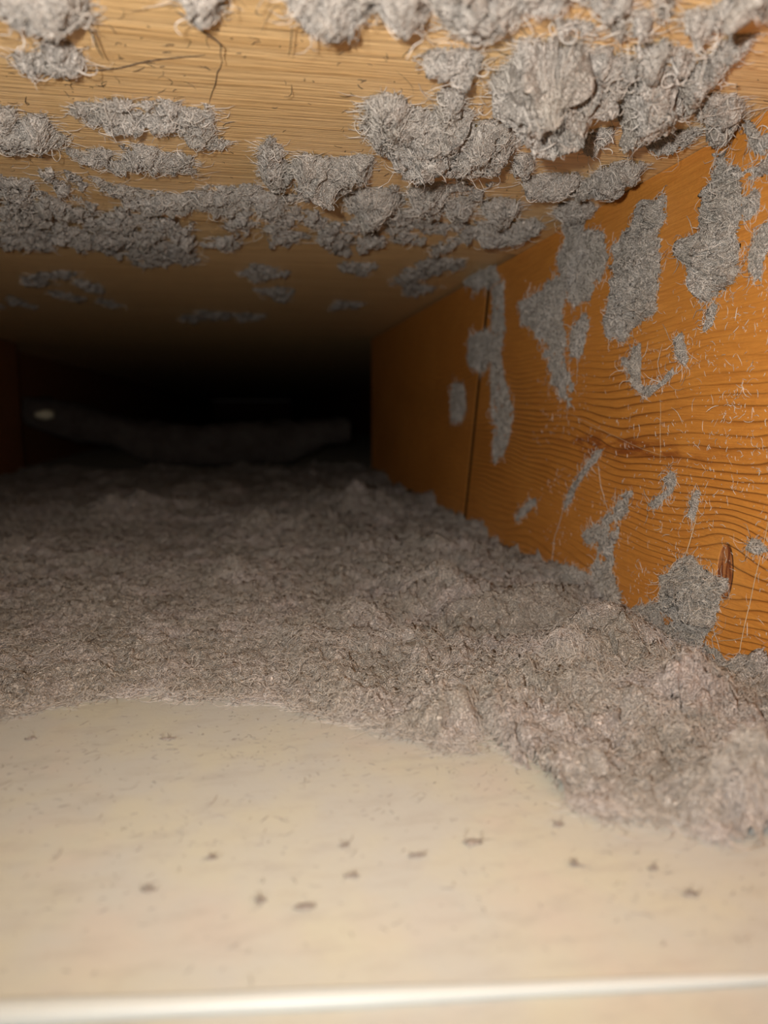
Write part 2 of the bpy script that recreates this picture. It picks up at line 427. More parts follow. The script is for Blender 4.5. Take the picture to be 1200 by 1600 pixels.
def lint(surf, pts, T, label, name='lint_clump', group=None, seed=0, edge=None, fib=1.0, ragged=1.0, crumb=1.0,
         res=1.6, mat=None, off=0.5, flen=1.0, cat='lint clump', plane=False, hole=0.0, strands=0):
    """a mat or clump of lint stuck to the ceiling ('c') or the right joist ('w').  pts outline it."""
    eu, ev, nn, ax, val = SURF[surf]
    rng = np.random.RandomState(seed*13+5)
    if plane:
        poly = np.array(pts, float)
    else:
        pa = np.array(pts, float); y0_, y1_ = pa[:, 1].min(), pa[:, 1].max()
        if surf == 'c':
            # the top of the outline is where the clump leaves the plywood, its bottom hangs T lower
            xm = pa[:, 0].mean()
            dt, db = hit(xm, y0_, 2, H)[1], hit(xm, y1_, 2, H)[1]
            while T > 0.001 and hit(xm, y1_, 2, H-0.5*T)[1] < dt+0.40*(db-dt): T *= 0.94
            W3 = np.array([hit(px, py, ax, H-0.45*T*(py-y0_)/(y1_-y0_)) for px, py in pts])
        else:
            W3 = np.array([hit(px, py, ax, val+nn[ax]*T*off) for px, py in pts])
        poly = np.stack([W3@eu, W3@ev], axis=1)
    cen = poly.mean(axis=0)
    dist = max(0.12, np.linalg.norm(cen[0]*eu+cen[1]*ev+np.where(nn != 0, val, 0)-CAM))
    step = max(0.00024, dist*res/FPX)
    lo, hi = poly.min(axis=0)-0.003, poly.max(axis=0)+0.003
    size = float(np.sqrt(np.prod(np.maximum(hi-lo-0.006, 0.002))))
    if edge is None: edge = min(0.32*size, max(0.003, 1.1*T))
    nu, nv = [max(6, min(420, int((hi[i]-lo[i])/step)+2)) for i in (0, 1)]
    u = np.linspace(lo[0], hi[0], nu); v = np.linspace(lo[1], hi[1], nv)
    U, V = np.meshgrid(u, v, indexing='ij')
    sd = poly_sd(U, V, poly)
    s0 = seed*3.71
    sd = sd + ragged*((0.0016 if surf == 'c' else 0.0024)*fbm(U*170, V*170, s0, 3) + 0.0006*fbm(U*600, V*600, s0+3, 2))*min(1.0, size/0.018)
    if hole > 0:
        hn = fbm(U*190, V*190, s0+40, 2)
        sd = np.minimum(sd, (0.55-hole-hn)*0.004)
    t = np.clip(sd/edge, 0, 1)
    prof = 0.5*np.sqrt(1-(1-t)**2)+0.5*t**0.75
    low = 0.70+0.55*fbm(U*95, V*95, s0+9, 2)+0.25*noise3(U*30, V*30, s0+1)
    wu = U+0.0016*noise3(U*220, V*220, s0+21); wv = V+0.0016*noise3(U*220, V*220, s0+23)
    rg = ridged(wu*210, wv*210, s0+13, 3)
    bl = np.abs(noise3(wu*620, wv*620, s0+17))
    pit = np.clip((noise3(wu*330, wv*330, s0+29)-0.28)/0.25, 0, 1)
    gr = fbm(U*1300, V*1300, s0+33, 2)
    h = prof*(T*np.clip(low, 0.22, 1.5)) + crumb*np.clip(t*3, 0, 1)*((rg-0.5)*0.0026 + (0.28-bl)*0.0021 - pit*0.0030 + gr*0.0005)*min(1.0, 0.25+T/0.006)
    h = np.maximum(h, np.where(sd > 0, 0.0002, -0.0003))
    lat = np.clip(h/0.006, 0, 1.3)*0.0028*crumb
    DU = U+lat*fbm(U*260, V*260, s0+51, 2); DV = V+lat*fbm(U*260, V*260, s0+57, 2)
    P = DU[..., None]*eu + DV[..., None]*ev + h[..., None]*nn
    base = np.zeros(3); base[ax] = val
    keep = sd > -step*0.9
    fm = keep[:-1, :-1] & keep[1:, :-1] & keep[1:, 1:] & keep[:-1, 1:]
    if fm.sum() < 6: return None
    idx = np.arange(nu*nv).reshape(nu, nv)
    Q = np.stack([idx[:-1, :-1][fm], idx[1:, :-1][fm], idx[1:, 1:][fm], idx[:-1, 1:][fm]], axis=1)
    if surf == 'c': Q = Q[:, ::-1]
    else: Q = Q[:, ::-1]
    used, inv = np.unique(Q, return_inverse=True)
    Vv = P.reshape(-1, 3)[used]
    org = cen[0]*eu+cen[1]*ev
    props = dict(label=label, category=cat)
    if group: props['group'] = group
    o = add(name, mesh_np(name, Vv-org, inv.reshape(Q.shape)), mat or (M_DUSTC if surf == 'c' else M_DUSTW), loc=tuple(org+base), **props)
    TRI[0] += 2*len(Q)
    if fib > 0:
        sdu = sd.reshape(-1)[used]; area = len(Q)*step*step
        nf = int(min(2600, fib*area*(2.5e6 if surf == 'c' else 1.8e6)*min(1.0, (0.2/dist)**1.5)+6))
        wgt = 0.5+(1.6 if surf == 'c' else 0.4)*np.exp(-np.abs(sdu)/0.0014); wgt /= wgt.sum()
        pick = rng.choice(len(used), nf, p=wgt)
        S = Vv[pick]-org
        tang = rng.normal(size=(nf, 3)); tang -= nn*np.sum(tang*nn, axis=1, keepdims=True)
        D = tang + nn*rng.uniform(0.0, 0.9, size=(nf, 1))
        D += np.array([0, 0, -0.35]) if surf == 'c' else np.array([-0.05, 0, -0.3])
        L = rng.gamma(2.2, 0.0013, nf)*flen+0.001
        R = rng.uniform(0.00005, 0.00010, nf)*max(1.0, dist/0.24)
        Pf = grow(S, D, L, 5, 0.8, rng, np.tile(nn, (nf, 1)), 0.25)
        # most fibres lie matted on the clump, a few fly away; none enters the wood
        q = Pf@nn
        gi = np.clip(((Pf@eu+cen[0]-lo[0])/(hi[0]-lo[0])*(nu-1)).round().astype(int), 0, nu-1)
        gj = np.clip(((Pf@ev+cen[1]-lo[1])/(hi[1]-lo[1])*(nv-1)).round().astype(int), 0, nv-1)
        hq = np.maximum(h[gi, gj], 0)
        matted = (rng.rand(nf) < 0.85)[:, None]
        q2 = np.where(matted, np.clip(q, hq+0.00004, hq+0.0011), np.maximum(q, 0.0001))
        Pf += nn*(q2-q)[..., None]
        fv, ff = tubes(Pf, R)
        f = add('loose_fibres', mesh_np('loose_fibres', fv, ff), M_FIB, o, kind='stuff')
        TRI[0] += 2*len(ff)
        # single tendrils one can pick out
        inner = np.where((sdu > 0.0004) & (sdu < 0.003))[0]
        for i in range(strands if len(inner) else 0):
            S = (Vv[rng.choice(inner)]-org)[None]
            D = rng.normal(size=(1, 3)); D -= nn*(D@nn); D = D+nn*0.5+(np.array([0, 0, -0.5]))
            Pt = grow(S, D, np.array([rng.uniform(0.004, 0.009)]), 12, 0.5, rng)
            q = Pt@nn; Pt += nn*np.maximum(0.0003-q, 0)[..., None]
            tv, tf = tubes(Pt, np.array([rng.uniform(0.00008, 0.00013)]), 5)
            add('tendril', mesh_np('tendril', tv, tf), M_FIB, o)
    return o

# ------------------------------------------------------------------ lint on the ceiling, big pieces first
CG = 'lint clumps hanging from the plywood'
def C(pts, T, label, **k):
    k.setdefault('strands', 5); k.setdefault('group', CG); k.setdefault('seed', len(bpy.data.objects))
    # pieces cut by the top of the frame go on beyond it, with a ragged near end
    pts = [(px, py if py > -15 else -75+35*math.sin(px*0.11)) for px, py in pts]
    return lint('c', pts, T, label, **k)

C([(800,110),(812,62),(850,52),(905,55),(915,75),(908,100),(960,110),(977,130),(965,158),(940,172),(912,178),(905,200),(885,228),(870,236),(860,214),(835,208),(815,195),(790,190),(770,160),(772,140)], 0.0155, 'largest pale grey lint clump hanging near the right joist', crumb=1.4, seed=77)
C([(572,152),(600,143),(640,155),(650,175),(680,180),(688,142),(715,145),(720,170),(735,185),(735,198),(760,198),(800,203),(812,232),(800,258),(760,264),(740,282),(722,300),(706,285),(695,262),(680,262),(640,247),(610,256),(585,232),(568,210),(575,190)], 0.011, 'wide ragged lint mat with a hanging point in the middle of the plywood', crumb=1.2)
C([(1002,72),(1040,60),(1046,95),(1032,115),(1060,130),(1060,165),(1075,188),(1050,198),(1020,203),(1010,222),(985,222),(965,203),(972,180),(985,160),(1000,140),(1006,112)], 0.013, 'curly lint clump right of the largest clump, above the joist edge', crumb=1.2)
C([(0,-25),(125,-25),(135,25),(142,48),(120,46),(100,52),(75,56),(50,50),(30,32),(-30,18),(-30,-25)], 0.007, 'blurred pale lint clump in the top left corner')
C([(18,102),(30,90),(55,94),(60,72),(75,60),(105,66),(125,90),(131,106),(110,112),(95,128),(75,124),(55,128),(35,120)], 0.007, 'small wispy lint clump just below the top left corner clump', hole=0.2)
C([(256,-20),(362,-20),(346,12),(350,26),(335,36),(320,32),(300,27),(285,20)], 0.005, 'lint tuft at the top edge with one long trailing hair')
C([(428,-25),(592,-25),(586,25),(570,32),(555,48),(535,58),(520,55),(495,42),(470,42),(450,34),(446,12)], 0.006, 'pale lint clump at the top edge with dark underside')
C([(582,-25),(665,-25),(680,32),(650,50),(625,58),(602,50),(590,32)], 0.009, 'smooth blurred lint lump at the top edge casting a dark shadow', crumb=0.45, fib=0.4)
C([(668,-25),(800,-25),(810,40),(785,60),(745,72),(720,70),(692,58),(682,30)], 0.007, 'broad pale lint lump at the top edge above the small round clump')
C([(665,95),(680,78),(735,75),(757,95),(747,118),(735,136),(710,134),(685,126)], 0.012, 'small round lint clump above the wide ragged mat')
C([(105,170),(125,152),(150,155),(200,153),(206,163),(240,160),(300,158),(325,165),(333,190),(327,210),(337,228),(360,238),(350,246),(310,238),(290,220),(270,204),(240,194),(215,203),(180,198),(140,198),(125,188)], 0.007, 'long fibrous lint mat with a straight top edge on the left plywood', hole=0.30)
C([(103,236),(150,235),(200,224),(240,230),(260,245),(295,250),(306,282),(270,282),(235,276),(210,272),(190,282),(150,262),(125,252)], 0.007, 'grey lint mat directly under the long straight-edged mat', hole=0.28)
C([(-20,158),(20,168),(22,190),(35,200),(48,188),(75,184),(82,208),(95,225),(101,243),(70,238),(50,248),(20,243),(-20,238)], 0.008, 'lint clump at the left edge beside the long mat')
C([(408,230),(418,208),(432,214),(437,250),(450,265),(466,275),(450,298),(420,298),(407,270)], 0.007, 'narrow upright lint tuft left of the cup-shaped clump')
C([(458,256),(475,238),(500,246),(540,252),(579,238),(581,268),(570,287),(545,292),(540,306),(525,320),(515,312),(490,302),(470,283)], 0.011, 'cup-shaped lint clump with pale rim in the middle left of the plywood')
C([(130,272),(205,298),(280,310),(330,295),(400,290),(418,308),(390,328),(340,342),(310,332),(270,337),(230,322),(170,300)], 0.006, 'dim curved lint strip below the left mats', hole=0.28)
C([(1062,132),(1085,112),(1108,92),(1128,62),(1150,48),(1190,52),(1150,80),(1125,110),(1100,148),(1085,178),(1062,188)], 0.007, 'slanting lint strip climbing to the upper right')
C([(1096,160),(1115,145),(1140,155),(1150,148),(1160,172),(1160,200),(1150,208),(1140,218),(1120,234),(1107,230),(1109,200),(1092,190)], 0.010, 'lint knot dangling where the plywood meets the joist', crumb=1.2)
C([(1150,-25),(1235,-25),(1235,55),(1195,52),(1180,30),(1155,20)], 0.009, 'blurred lint blob in the top right corner')
C([(1070,20),(1095,10),(1120,22),(1112,50),(1092,74),(1078,70),(1084,45)], 0.006, 'short lint strip left of the top right corner blob')
C([(1025,-20),(1055,-20),(1050,20),(1046,45),(1035,50),(1030,25)], 0.006, 'thin blurred lint streak above the curly clump')
C([(930,-20),(985,-20),(988,20),(978,45),(980,78),(966,85),(958,60),(962,30),(940,18)], 0.007, 'forked lint streak between the largest and the curly clump', hole=0.05)
C([(800,-25),(925,-25),(930,15),(905,28),(880,20),(850,30),(825,22),(805,30)], 0.008, 'blurred lint band along the top edge above the largest clump', hole=0.12)
C([(905,75),(935,70),(962,80),(985,100),(1000,118),(985,135),(965,118),(930,108),(908,102)], 0.006, 'thin lint bridge between the largest and the curly clump', hole=0.15)
C([(820,283),(850,270),(900,270),(905,285),(870,297),(850,305),(825,302)], 0.006, 'lint patch under the largest clump')
C([(880,298),(915,290),(940,262),(965,250),(1000,250),(1010,258),(985,275),(970,292),(935,300),(905,312),(885,318)], 0.006, 'feathery lint strip along the plywood edge above the joist')
C([(870,318),(905,312),(930,320),(915,345),(890,352),(870,345)], 0.005, 'small lint patch at the end of the feathery strip')
C([(540,300),(580,292),(620,300),(625,320),(612,340),(580,348),(548,338)], 0.008, 'dim lint clump below the wide ragged mat')
C([(640,300),(660,282),(690,285),(700,310),(690,340),(672,348),(650,330)], 0.008, 'dim lint clump below the hanging point of the wide mat')
C([(395,300),(420,298),(440,305),(445,325),(420,340),(400,332)], 0.005, 'dim lint tuft below the narrow upright tuft')
C([(690,318),(725,305),(740,320),(730,342),(700,345)], 0.005, 'round dim lint tuft right of the clump under the wide mat')
C([(760,310),(795,305),(812,322),(800,345),(770,350),(752,332)], 0.006, 'dim lint tuft left of the lint patch under the largest clump')
C([(752,345),(800,348),(835,340),(850,352),(815,372),(770,385),(745,372)], 0.006, 'low dim lint patch at the far corner of plywood and joist')
C([(868,30),(900,30),(930,42),(925,60),(900,52),(872,55)], 0.006, 'pale lint wisp just above the head of the largest clump', hole=0.1)
C([(990,20),(1015,12),(1022,45),(1012,72),(996,66)], 0.006, 'stubby lint wisp between the two streaks above the curly clump')
C([(1046,70),(1072,78),(1085,100),(1070,118),(1050,112)], 0.006, 'lint wisp joining the curly clump and the slanting strip', hole=0.1)
C([(1108,30),(1140,-10),(1155,10),(1145,42),(1120,62),(1108,50)], 0.006, 'blurred lint strand next to the top right corner blob')
C([(690,136),(722,136),(728,160),(722,182),(700,186),(688,165)], 0.009, 'stalk of lint joining the small round clump to the wide mat')
C([(800,262),(812,236),(828,240),(836,262),(822,280),(805,278)], 0.006, 'ragged lint flake right of the wide mat')
C([(905,225),(925,205),(960,196),(965,210),(935,232),(915,245)], 0.005, 'thin shaded lint flake between the largest and the curly clump', hole=0.1)
C([(1015,235),(1040,208),(1085,198),(1100,205),(1070,228),(1035,245)], 0.005, 'shaded reddish lint strip under the curly clump', hole=0.1)
# tufts on the near plywood
rs = np.random.RandomState(3)
def tuft(surf, cu, cv, r, T, label, group, seed, asp=1.0, **k):
    a = np.sort(rs.uniform(0, 2*math.pi, 9)); q = rs.uniform(0.55, 1.25, 9)*r
    return lint(surf, np.stack([cu+np.cos(a)*q*asp, cv+np.sin(a)*q/asp], 1), T, label, group=group, seed=seed, plane=True, **k)
ORD = ['leftmost', 'second from left', 'third from left', 'fourth from left', 'fifth from left', 'sixth from left', 'seventh from left', 'eighth from left', 'ninth from left', 'tenth from left', 'eleventh from left', 'twelfth from left', 'thirteenth from left', 'rightmost']
k = 0
for row, py0, lst in [('nearest', 300, [(10,285,.013),(55,300,.011),(98,278,.010),(150,305,.012),(215,312,.010),(470,318,.009),(600,312,.010),(735,296,.009)]),
                      ('middle', 330, [(0,330,.014),(45,335,.014),(95,328,.013),(140,340,.012),(190,345,.012),(250,352,.011),(375,350,.010),(432,345,.010),(490,342,.010),(560,352,.010),(625,345,.010),(690,350,.010),(740,360,.009)]),
                      ('farthest', 365, [(0,368,.014),(55,372,.014),(110,365,.014),(165,375,.013),(225,372,.012),(290,368,.012),(345,376,.011),(440,368,.010),(510,372,.010),(580,375,.010),(640,372,.010),(700,380,.010)])]:
    for j, (px, py, rr_) in enumerate(lst):
        c = hit(px, py, 2, H); k += 1
        tuft('c', c[0], c[1], rr_*1.15, 0.0028+0.0010*(k % 4), 'dim lint tuft, %s in the %s shaded row on the plywood' % (ORD[j] if j < len(lst)-1 else 'rightmost', row), 'dim lint tufts on the shaded plywood', 200+k, 0.62+0.12*((k*7) % 3-1), fib=0.5, ragged=2.0, hole=0.42)
SURF['c'] = SURF['c'][:4] + (H+0.0018,)
for i in range(30):
    y = 0.315*(1.023**i); x = rs.uniform(WL+0.02, W-0.02)
    tuft('c', x, y, rs.uniform(0.012, 0.022), 0.0035, 'faint lint tuft on the almost black far plywood', 'faint lint tufts on the far plywood', 300+i, 0.70, fib=0.2, res=2.4, hole=0.4, ragged=1.6)
SURF['c'] = SURF['c'][:4] + (H,)

# ------------------------------------------------------------------ lint on the right joist
WG = 'lint clinging to the pine joist'
def Wc(pts, T, label, **k):
    k.setdefault('strands', 3 if T > 0.002 else 0); k.setdefault('group', WG); k.setdefault('seed', len(bpy.data.objects)); k.setdefault('name', 'lint_clump')
    return lint('w', pts, T, label, **k)
Wc([(1000,312),(1025,303),(1030,330),(1016,360),(1013,430),(1011,478),(986,508),(962,530),(938,522),(935,492),(950,470),(955,430),(965,402),(946,388),(965,375),(985,348)], 0.0065, 'long hanging lint clump in the upper middle of the pine joist', crumb=1.2)
Wc([(1108,272),(1140,265),(1142,310),(1135,360),(1141,420),(1130,458),(1110,447),(1095,470),(1080,470),(1078,440),(1055,420),(1048,392),(1065,370),(1090,365),(1095,330),(1093,310)], 0.0065, 'tall ragged lint clump at the upper right of the pine joist', crumb=1.3)
Wc([(1098,238),(1118,232),(1130,245),(1122,262),(1140,262),(1175,252),(1200,250),(1202,262),(1165,272),(1130,282),(1108,276),(1112,258)], 0.004, 'lint strand drooping from the dangling knot to the tall clump')
Wc([(1152,170),(1160,195),(1175,212),(1230,222),(1230,243),(1170,236),(1150,212)], 0.006, 'thick pale lint rope hooking to the right frame edge', crumb=0.8)
Wc([(1152,345),(1160,318),(1176,298),(1190,300),(1182,325),(1170,342)], 0.0012, 'thin grey lint smear right of the tall clump', hole=0.2)
Wc([(1176,365),(1205,345),(1230,350),(1205,385),(1185,435),(1165,440),(1172,405)], 0.0015, 'feathered lint smear at the right frame edge of the joist', hole=0.2)
Wc([(812,470),(840,455),(868,430),(880,440),(876,500),(882,540),(862,545),(836,522),(812,502)], 0.0025, 'flat grey lint patch on the joist left of the long clump', crumb=0.7)
Wc([(848,545),(872,540),(884,570),(893,610),(890,640),(872,622),(858,590)], 0.0018, 'pointed tail of lint below the flat grey patch', crumb=0.7, hole=0.2)
Wc([(868,402),(882,375),(870,345),(880,325),(905,330),(908,360),(940,368),(946,400),(930,440),(915,468),(892,475),(872,440)], 0.0028, 'smooth grey lint patch reaching from the plywood corner down the joist', crumb=0.6)
Wc([(888,525),(900,500),(915,490),(914,520),(906,555),(892,560)], 0.0018, 'small lint wisp between the flat patch and the long clump')
Wc([(768,448),(785,442),(786,520),(780,560),(790,600),(800,650),(785,710),(768,722),(770,680),(764,610),(770,540)], 0.0022, 'dim vertical lint streak beside the slanting gap', crumb=0.6, hole=0.2)
Wc([(732,525),(765,518),(768,560),(752,582),(730,572)], 0.003, 'dim lint blob at the top of the slanting gap', crumb=0.6)
Wc([(706,600),(724,598),(726,640),(718,662),(704,655)], 0.002, 'faint lint blob on the far plank left of the gap', crumb=0.5)
Wc([(725,425),(770,415),(780,440),(745,452),(722,446)], 0.003, 'dim lint patch under the plywood corner at the far plank', crumb=0.6)
Wc([(985,540),(996,535),(997,570),(994,592),(1000,604),(1022,598),(1035,585),(1046,572),(1048,582),(1030,605),(1015,615),(1000,618),(985,600),(978,578),(965,562),(970,556),(984,566)], 0.0022, 'hook-shaped lint squiggle in the middle of the pine joist', crumb=0.8, ragged=0.35)
Wc([(1052,530),(1062,522),(1072,560),(1066,572),(1054,560)], 0.0018, 'small lint tuft right of the hook-shaped squiggle', ragged=0.7)
Wc([(1102,488),(1112,470),(1120,480),(1110,510),(1098,520)], 0.0010, 'faint lint smear below the tall ragged clump', ragged=0.6)
Wc([(1035,892),(1050,880),(1065,868),(1078,888),(1100,902),(1122,905),(1112,930),(1106,950),(1092,992),(1070,992),(1046,985),(1040,962),(1025,952),(1000,962),(985,966),(988,948),(1020,936),(1030,918)], 0.0060, 'dense curly lint tuft beside the knot above the floor', crumb=1.3, fib=1.4, ragged=0.55)
Wc([(968,778),(982,770),(978,800),(962,822),(954,868),(958,930),(925,925),(922,890),(935,850),(900,846),(903,838),(940,812)], 0.0022, 'ragged lint trail rising from the floor left of the curly tuft', hole=0.2)
Wc([(1010,790),(1030,770),(1042,765),(1035,748),(1045,738),(1052,745),(1050,770),(1035,782),(1018,796)], 0.0014, 'crooked little lint squiggle under the resin streak', ragged=0.5)
Wc([(1076,785),(1084,765),(1092,768),(1086,800),(1080,812),(1074,806)], 0.0014, 'tiny lint tuft at the top of the hanging string', ragged=0.6)
Wc([(1162,858),(1172,842),(1186,846),(1198,860),(1180,866)], 0.0014, 'bluish lint speck right of the knot', ragged=0.6)
Wc([(808,800),(830,778),(836,786),(815,808),(802,815)], 0.0014, 'dim lint wisp low on the joist near the gap', ragged=0.6)
Wc([(782,905),(800,872),(840,895),(880,884),(930,892),(958,918),(975,962),(1000,1003),(1045,985),(1092,990),(1092,1040),(1120,1095),(1135,1115),(1060,1090),(960,1020),(880,950)], 0.0030, 'grey felt of lint banked against the foot of the joist', name='lint_mat', crumb=0.7, ragged=1.2)
Wc([(1125,1085),(1150,1088),(1180,1092),(1230,1095),(1230,1125),(1150,1110)], 0.0025, 'lint fringe at the foot of the joist by the right frame edge', name='lint_mat', crumb=0.8)
Wc([(1098,1012),(1118,1012),(1136,1035),(1142,1075),(1134,1090),(1130,1050),(1112,1024),(1098,1022)], 0.0009, 'thin curved arc of lint right of the banked felt', ragged=0.5)
# tiny specks of lint on the joist: beyond counting
rs2 = np.random.RandomState(11)
S = []
while len(S) < 1500:
    px, py = rs2.uniform(820, 1230), rs2.uniform(440, 1000)
    p = hit(px, py, 0, W-0.0001)
    if 0.004 < p[2] < H-0.003 and rs2.rand() < 0.25+0.75*float(noise3(px*0.02, py*0.02, 4.4) > 0.05): S.append(p)
S = np.array(S); N = len(S)
D = rs2.normal(size=(N, 3)); D[:, 0] = -np.abs(D[:, 0])*0.15
Pf = grow(S, D, rs2.gamma(1.6, 0.0007, N)+0.0003, 5, 0.5, rs2, np.tile([-1., 0, 0], (N, 1)), 0.6)
Pf[..., 0] = np.minimum(Pf[..., 0], W-0.00006)
v, f = tubes(Pf, rs2.uniform(0.00004, 0.00011, N))
add('lint_specks', mesh_np('lint_specks', v, f), M_FIB, kind='stuff', label='tiny lint specks and fibres sprinkled over the pine joist', category='lint')

# ------------------------------------------------------------------ threads and hairs
def thread(pxs, ax, val, r, label, mat=M_HAIR, seg=14, wob=0.0004, seed=0, lift=0.0):
    q = np.array([hit(px, py, ax, val) for px, py in pxs])
    t = np.linspace(0, len(q)-1, seg); P = np.stack([np.interp(t, np.arange(len(q)), q[:, i]) for i in range(3)], 1)
    for i in range(3):
        if i != ax: P[:, i] += wob*fbm(t*1.3, t*0+i*3, seed+0.5, 2)
    nn = -1
    P[:, ax] += -lift*np.sin(np.linspace(0, math.pi, seg))
    c = P.mean(axis=0)
    v, f = tubes((P-c)[None], np.array([r]), 5)
    return add('thread', mesh_np('thread', v, f), mat, loc=tuple(c), label=label, category='thread', group='threads and hairs')
wv = W-0.0003
thread([(1031,622),(1032,670),(1031,718)], 0, wv, 0.00007, 'short pale vertical hair above the resin streak')
thread([(882,642),(940,672),(1000,700),(1042,716)], 0, wv, 0.00007, 'fine slanting hair crossing the joist to the resin streak', seed=2)
thread([(1090,805),(1082,835),(1070,872)], 0, wv-0.0005, 0.00014, 'thick pale string running down to the curly tuft', seed=3)
thread([(1205,790),(1180,900),(1165,970),(1143,1085)], 0, wv, 0.00010, 'long straight scratch-like hair down the right of the joist', seed=4)
Wc([(940,698),(932,716),(915,738),(902,758),(888,785),(878,800),(882,778),(893,755),(908,733),(926,708)], 0.0016, 'lumpy lint rope slanting down the joist left of the ragged trail', ragged=0.35)
thread([(884,778),(876,810),(866,840),(862,885)], 0, wv-0.0004, 0.00010, 'fine lint thread hanging from the slanting lint rope', M_FIB, seed=5, wob=0.001)
thread([(1108,1003),(1140,1000),(1175,996)], 0, wv, 0.00009, 'short level hair above the lint arc', seed=6)
thread([(935,728),(938,755),(945,785)], 0, wv, 0.00010, 'short hair standing above the ragged lint trail', M_FIB, seed=7)
thread([(1160,170),(1178,182),(1210,160)], 2, H-0.0004, 0.00009, 'pale hair crossing the plywood at the right frame edge', seed=8)
thread([(120,112),(180,108),(240,95),(320,86)], 2, H-0.0005, 0.00010, 'dark hair lying across the plywood at the upper left', M_DARK, seed=9)
thread([(346,95),(338,120),(325,162)], 2, H-0.0005, 0.00008, 'thin hair hanging between the trailing tuft and the long mat', M_DARK, seed=10)
thread([(272,15),(305,40),(345,68),(346,100)], 2, H-0.003, 0.00014, 'long curved hair trailing from the top edge tuft', M_DARK, seed=11)
thread([(132,30),(146,55),(160,92)], 2, H-0.004, 0.00016, 'hair dangling from the top left corner clump', M_DARK, seed=12)
thread([(455,38),(454,60),(452,88)], 2, H-0.003, 0.00010, 'hair dangling from the clump with dark underside', M_DARK, seed=13)
# tiny hair crumbs on the plywood
S = []
while len(S) < 420:
    px, py = rs2.uniform(-20, 1200), rs2.uniform(-20, 330)
    p = hit(px, py, 2, H-0.0001)
    if WL < p[0] < W-0.002: S.append(p)
S = np.array(S); N = len(S)
D = rs2.normal(size=(N, 3)); D[:, 2] = -np.abs(D[:, 2])*0.2
Pf = grow(S, D, rs2.gamma(1.6, 0.0011, N)+0.0004, 5, 0.6, rs2, np.tile([0, 0, -1.], (N, 1)), 0.5)
Pf[..., 2] = np.minimum(Pf[..., 2], H-0.00006)
v, f = tubes(Pf, rs2.uniform(0.00004, 0.0001, N))
add('hair_crumbs', mesh_np('hair_crumbs', v, f), M_DARK, kind='stuff', label='tiny dark hair crumbs sprinkled over the plywood', category='lint')

# ------------------------------------------------------------------ lint carpet on the floor
bp = [(-60,1112),(0,1106),(60,1106),(110,1094),(200,1076),(260,1080),(330,1086),(420,1086),(500,1105),(560,1122),(600,1135),(660,1150),(690,1170),(735,1168),(770,1150),(800,1155),(835,1185),(850,1220),(890,1250),(950,1266),(1010,1275),(1080,1292),(1130,1320),(1200,1325),(1260,1330)]
BW = np.array([hit(px, py, 2, 0.0012) for px, py in bp]); BW = BW[np.argsort(BW[:, 0])]
def edge_y(x): return np.interp(x, BW[:, 0], BW[:, 1])
mounds = []
for px, py, h, rx, ry in [(700,925,.006,.012,.014),(770,965,.005,.012,.008),(850,950,.007,.013,.012),(930,990,.010,.011,.010),(985,1020,.009,.010,.010),(880,1045,.006,.014,.010),
                          (715,1120,.0055,.007,.006),(1180,1225,.008,.009,.008),(1090,1110,.005,.010,.008),(1060,1120,.005,.010,.008),(360,905,.004,.010,.010),(640,1000,.004,.010,.008),(540,970,.003,.010,.008),
                          (200,800,.010,.030,.03),(560,790,.012,.03,.03),(640,850,.007,.02,.02),(700,870,.006,.02,.012),(30,870,.004,.03,.02),(130,885,.004,.03,.01),(420,830,.007,.02,.02)]:
    p = hit(px, py, 2, h*0.6); mounds.append((p[0], p[1], h*1.35, rx*0.9, ry*0.9))
def floor_h(X, Y):
    sd = Y-edge_y(X) + 0.0035*fbm(X*70, Y*70, 1.5, 3) + 0.0026*fbm(X*230, Y*300, 2.5, 3)
    t = np.clip(sd/0.012, 0, 1)
    prof = t**0.8
    h = 0.0014+0.0030*np.clip(0.5+fbm(X*38, Y*30, 3.5, 3), 0, 2)
    h = h + 0.0055*np.clip(X/0.06+0.3, 0, 1)*np.clip(fbm(X*62, Y*62, 14.5, 2), 0, 1.2)
    h = h + 0.005*np.clip((Y-0.32)/0.2, 0, 1)*np.clip(0.5+fbm(X*22, Y*22, 7.5, 3), 0, 2)
    for mx, my, mh, rx, ry in mounds:
        h = h + mh*np.exp(-((X-mx)/rx)**2-((Y-my)/ry)**2)*(0.8+0.5*noise3(X*110, Y*110, 11.5))
    h = h + 0.006*np.exp(-(W-X)/0.010)*np.clip(0.45+fbm(X*40, Y*40, 4.2, 2), 0, 1.3)
    wx = X+0.002*noise3(X*160, Y*160, 8.1); wy = Y+0.002*noise3(X*160, Y*160, 8.7)
    det = (ridged(wx*170, wy*230, 5.5, 3)-0.5)*0.0024 + (0.28-np.abs(noise3(wx*480, wy*640, 6.5)))*0.0017 - 0.0018*np.clip((noise3(wx*260, wy*330, 9.5)-0.25)/0.25, 0, 1)
    det = det*(1+0.7*np.clip(X/0.05, 0, 1))
    return sd, prof*h + np.clip(t*2.0, 0.12, 1)*det
rows = [0.100]
while rows[-1] < 0.855: rows.append(rows[-1]*(1.0042 if rows[-1] < 0.5 else 1.011))
ys = np.array(rows); xs = np.linspace(WL+0.0005, W-0.0002, 760)
X, Y = np.meshgrid(xs, ys, indexing='ij')
sd, hh = floor_h(X, Y)
vis = (np.abs(X) < 10)
Z = np.where(sd > 0, np.maximum(hh, 0.0003), -0.0003)
lat = np.clip(hh/0.005, 0, 1)*0.0018
Xd = np.clip(X+lat*fbm(X*240, Y*240, 31.5, 2), WL+0.0003, W-0.00015); Yd = Y+lat*fbm(X*240, Y*240, 37.5, 2)
P = np.stack([Xd, Yd, Z], -1)
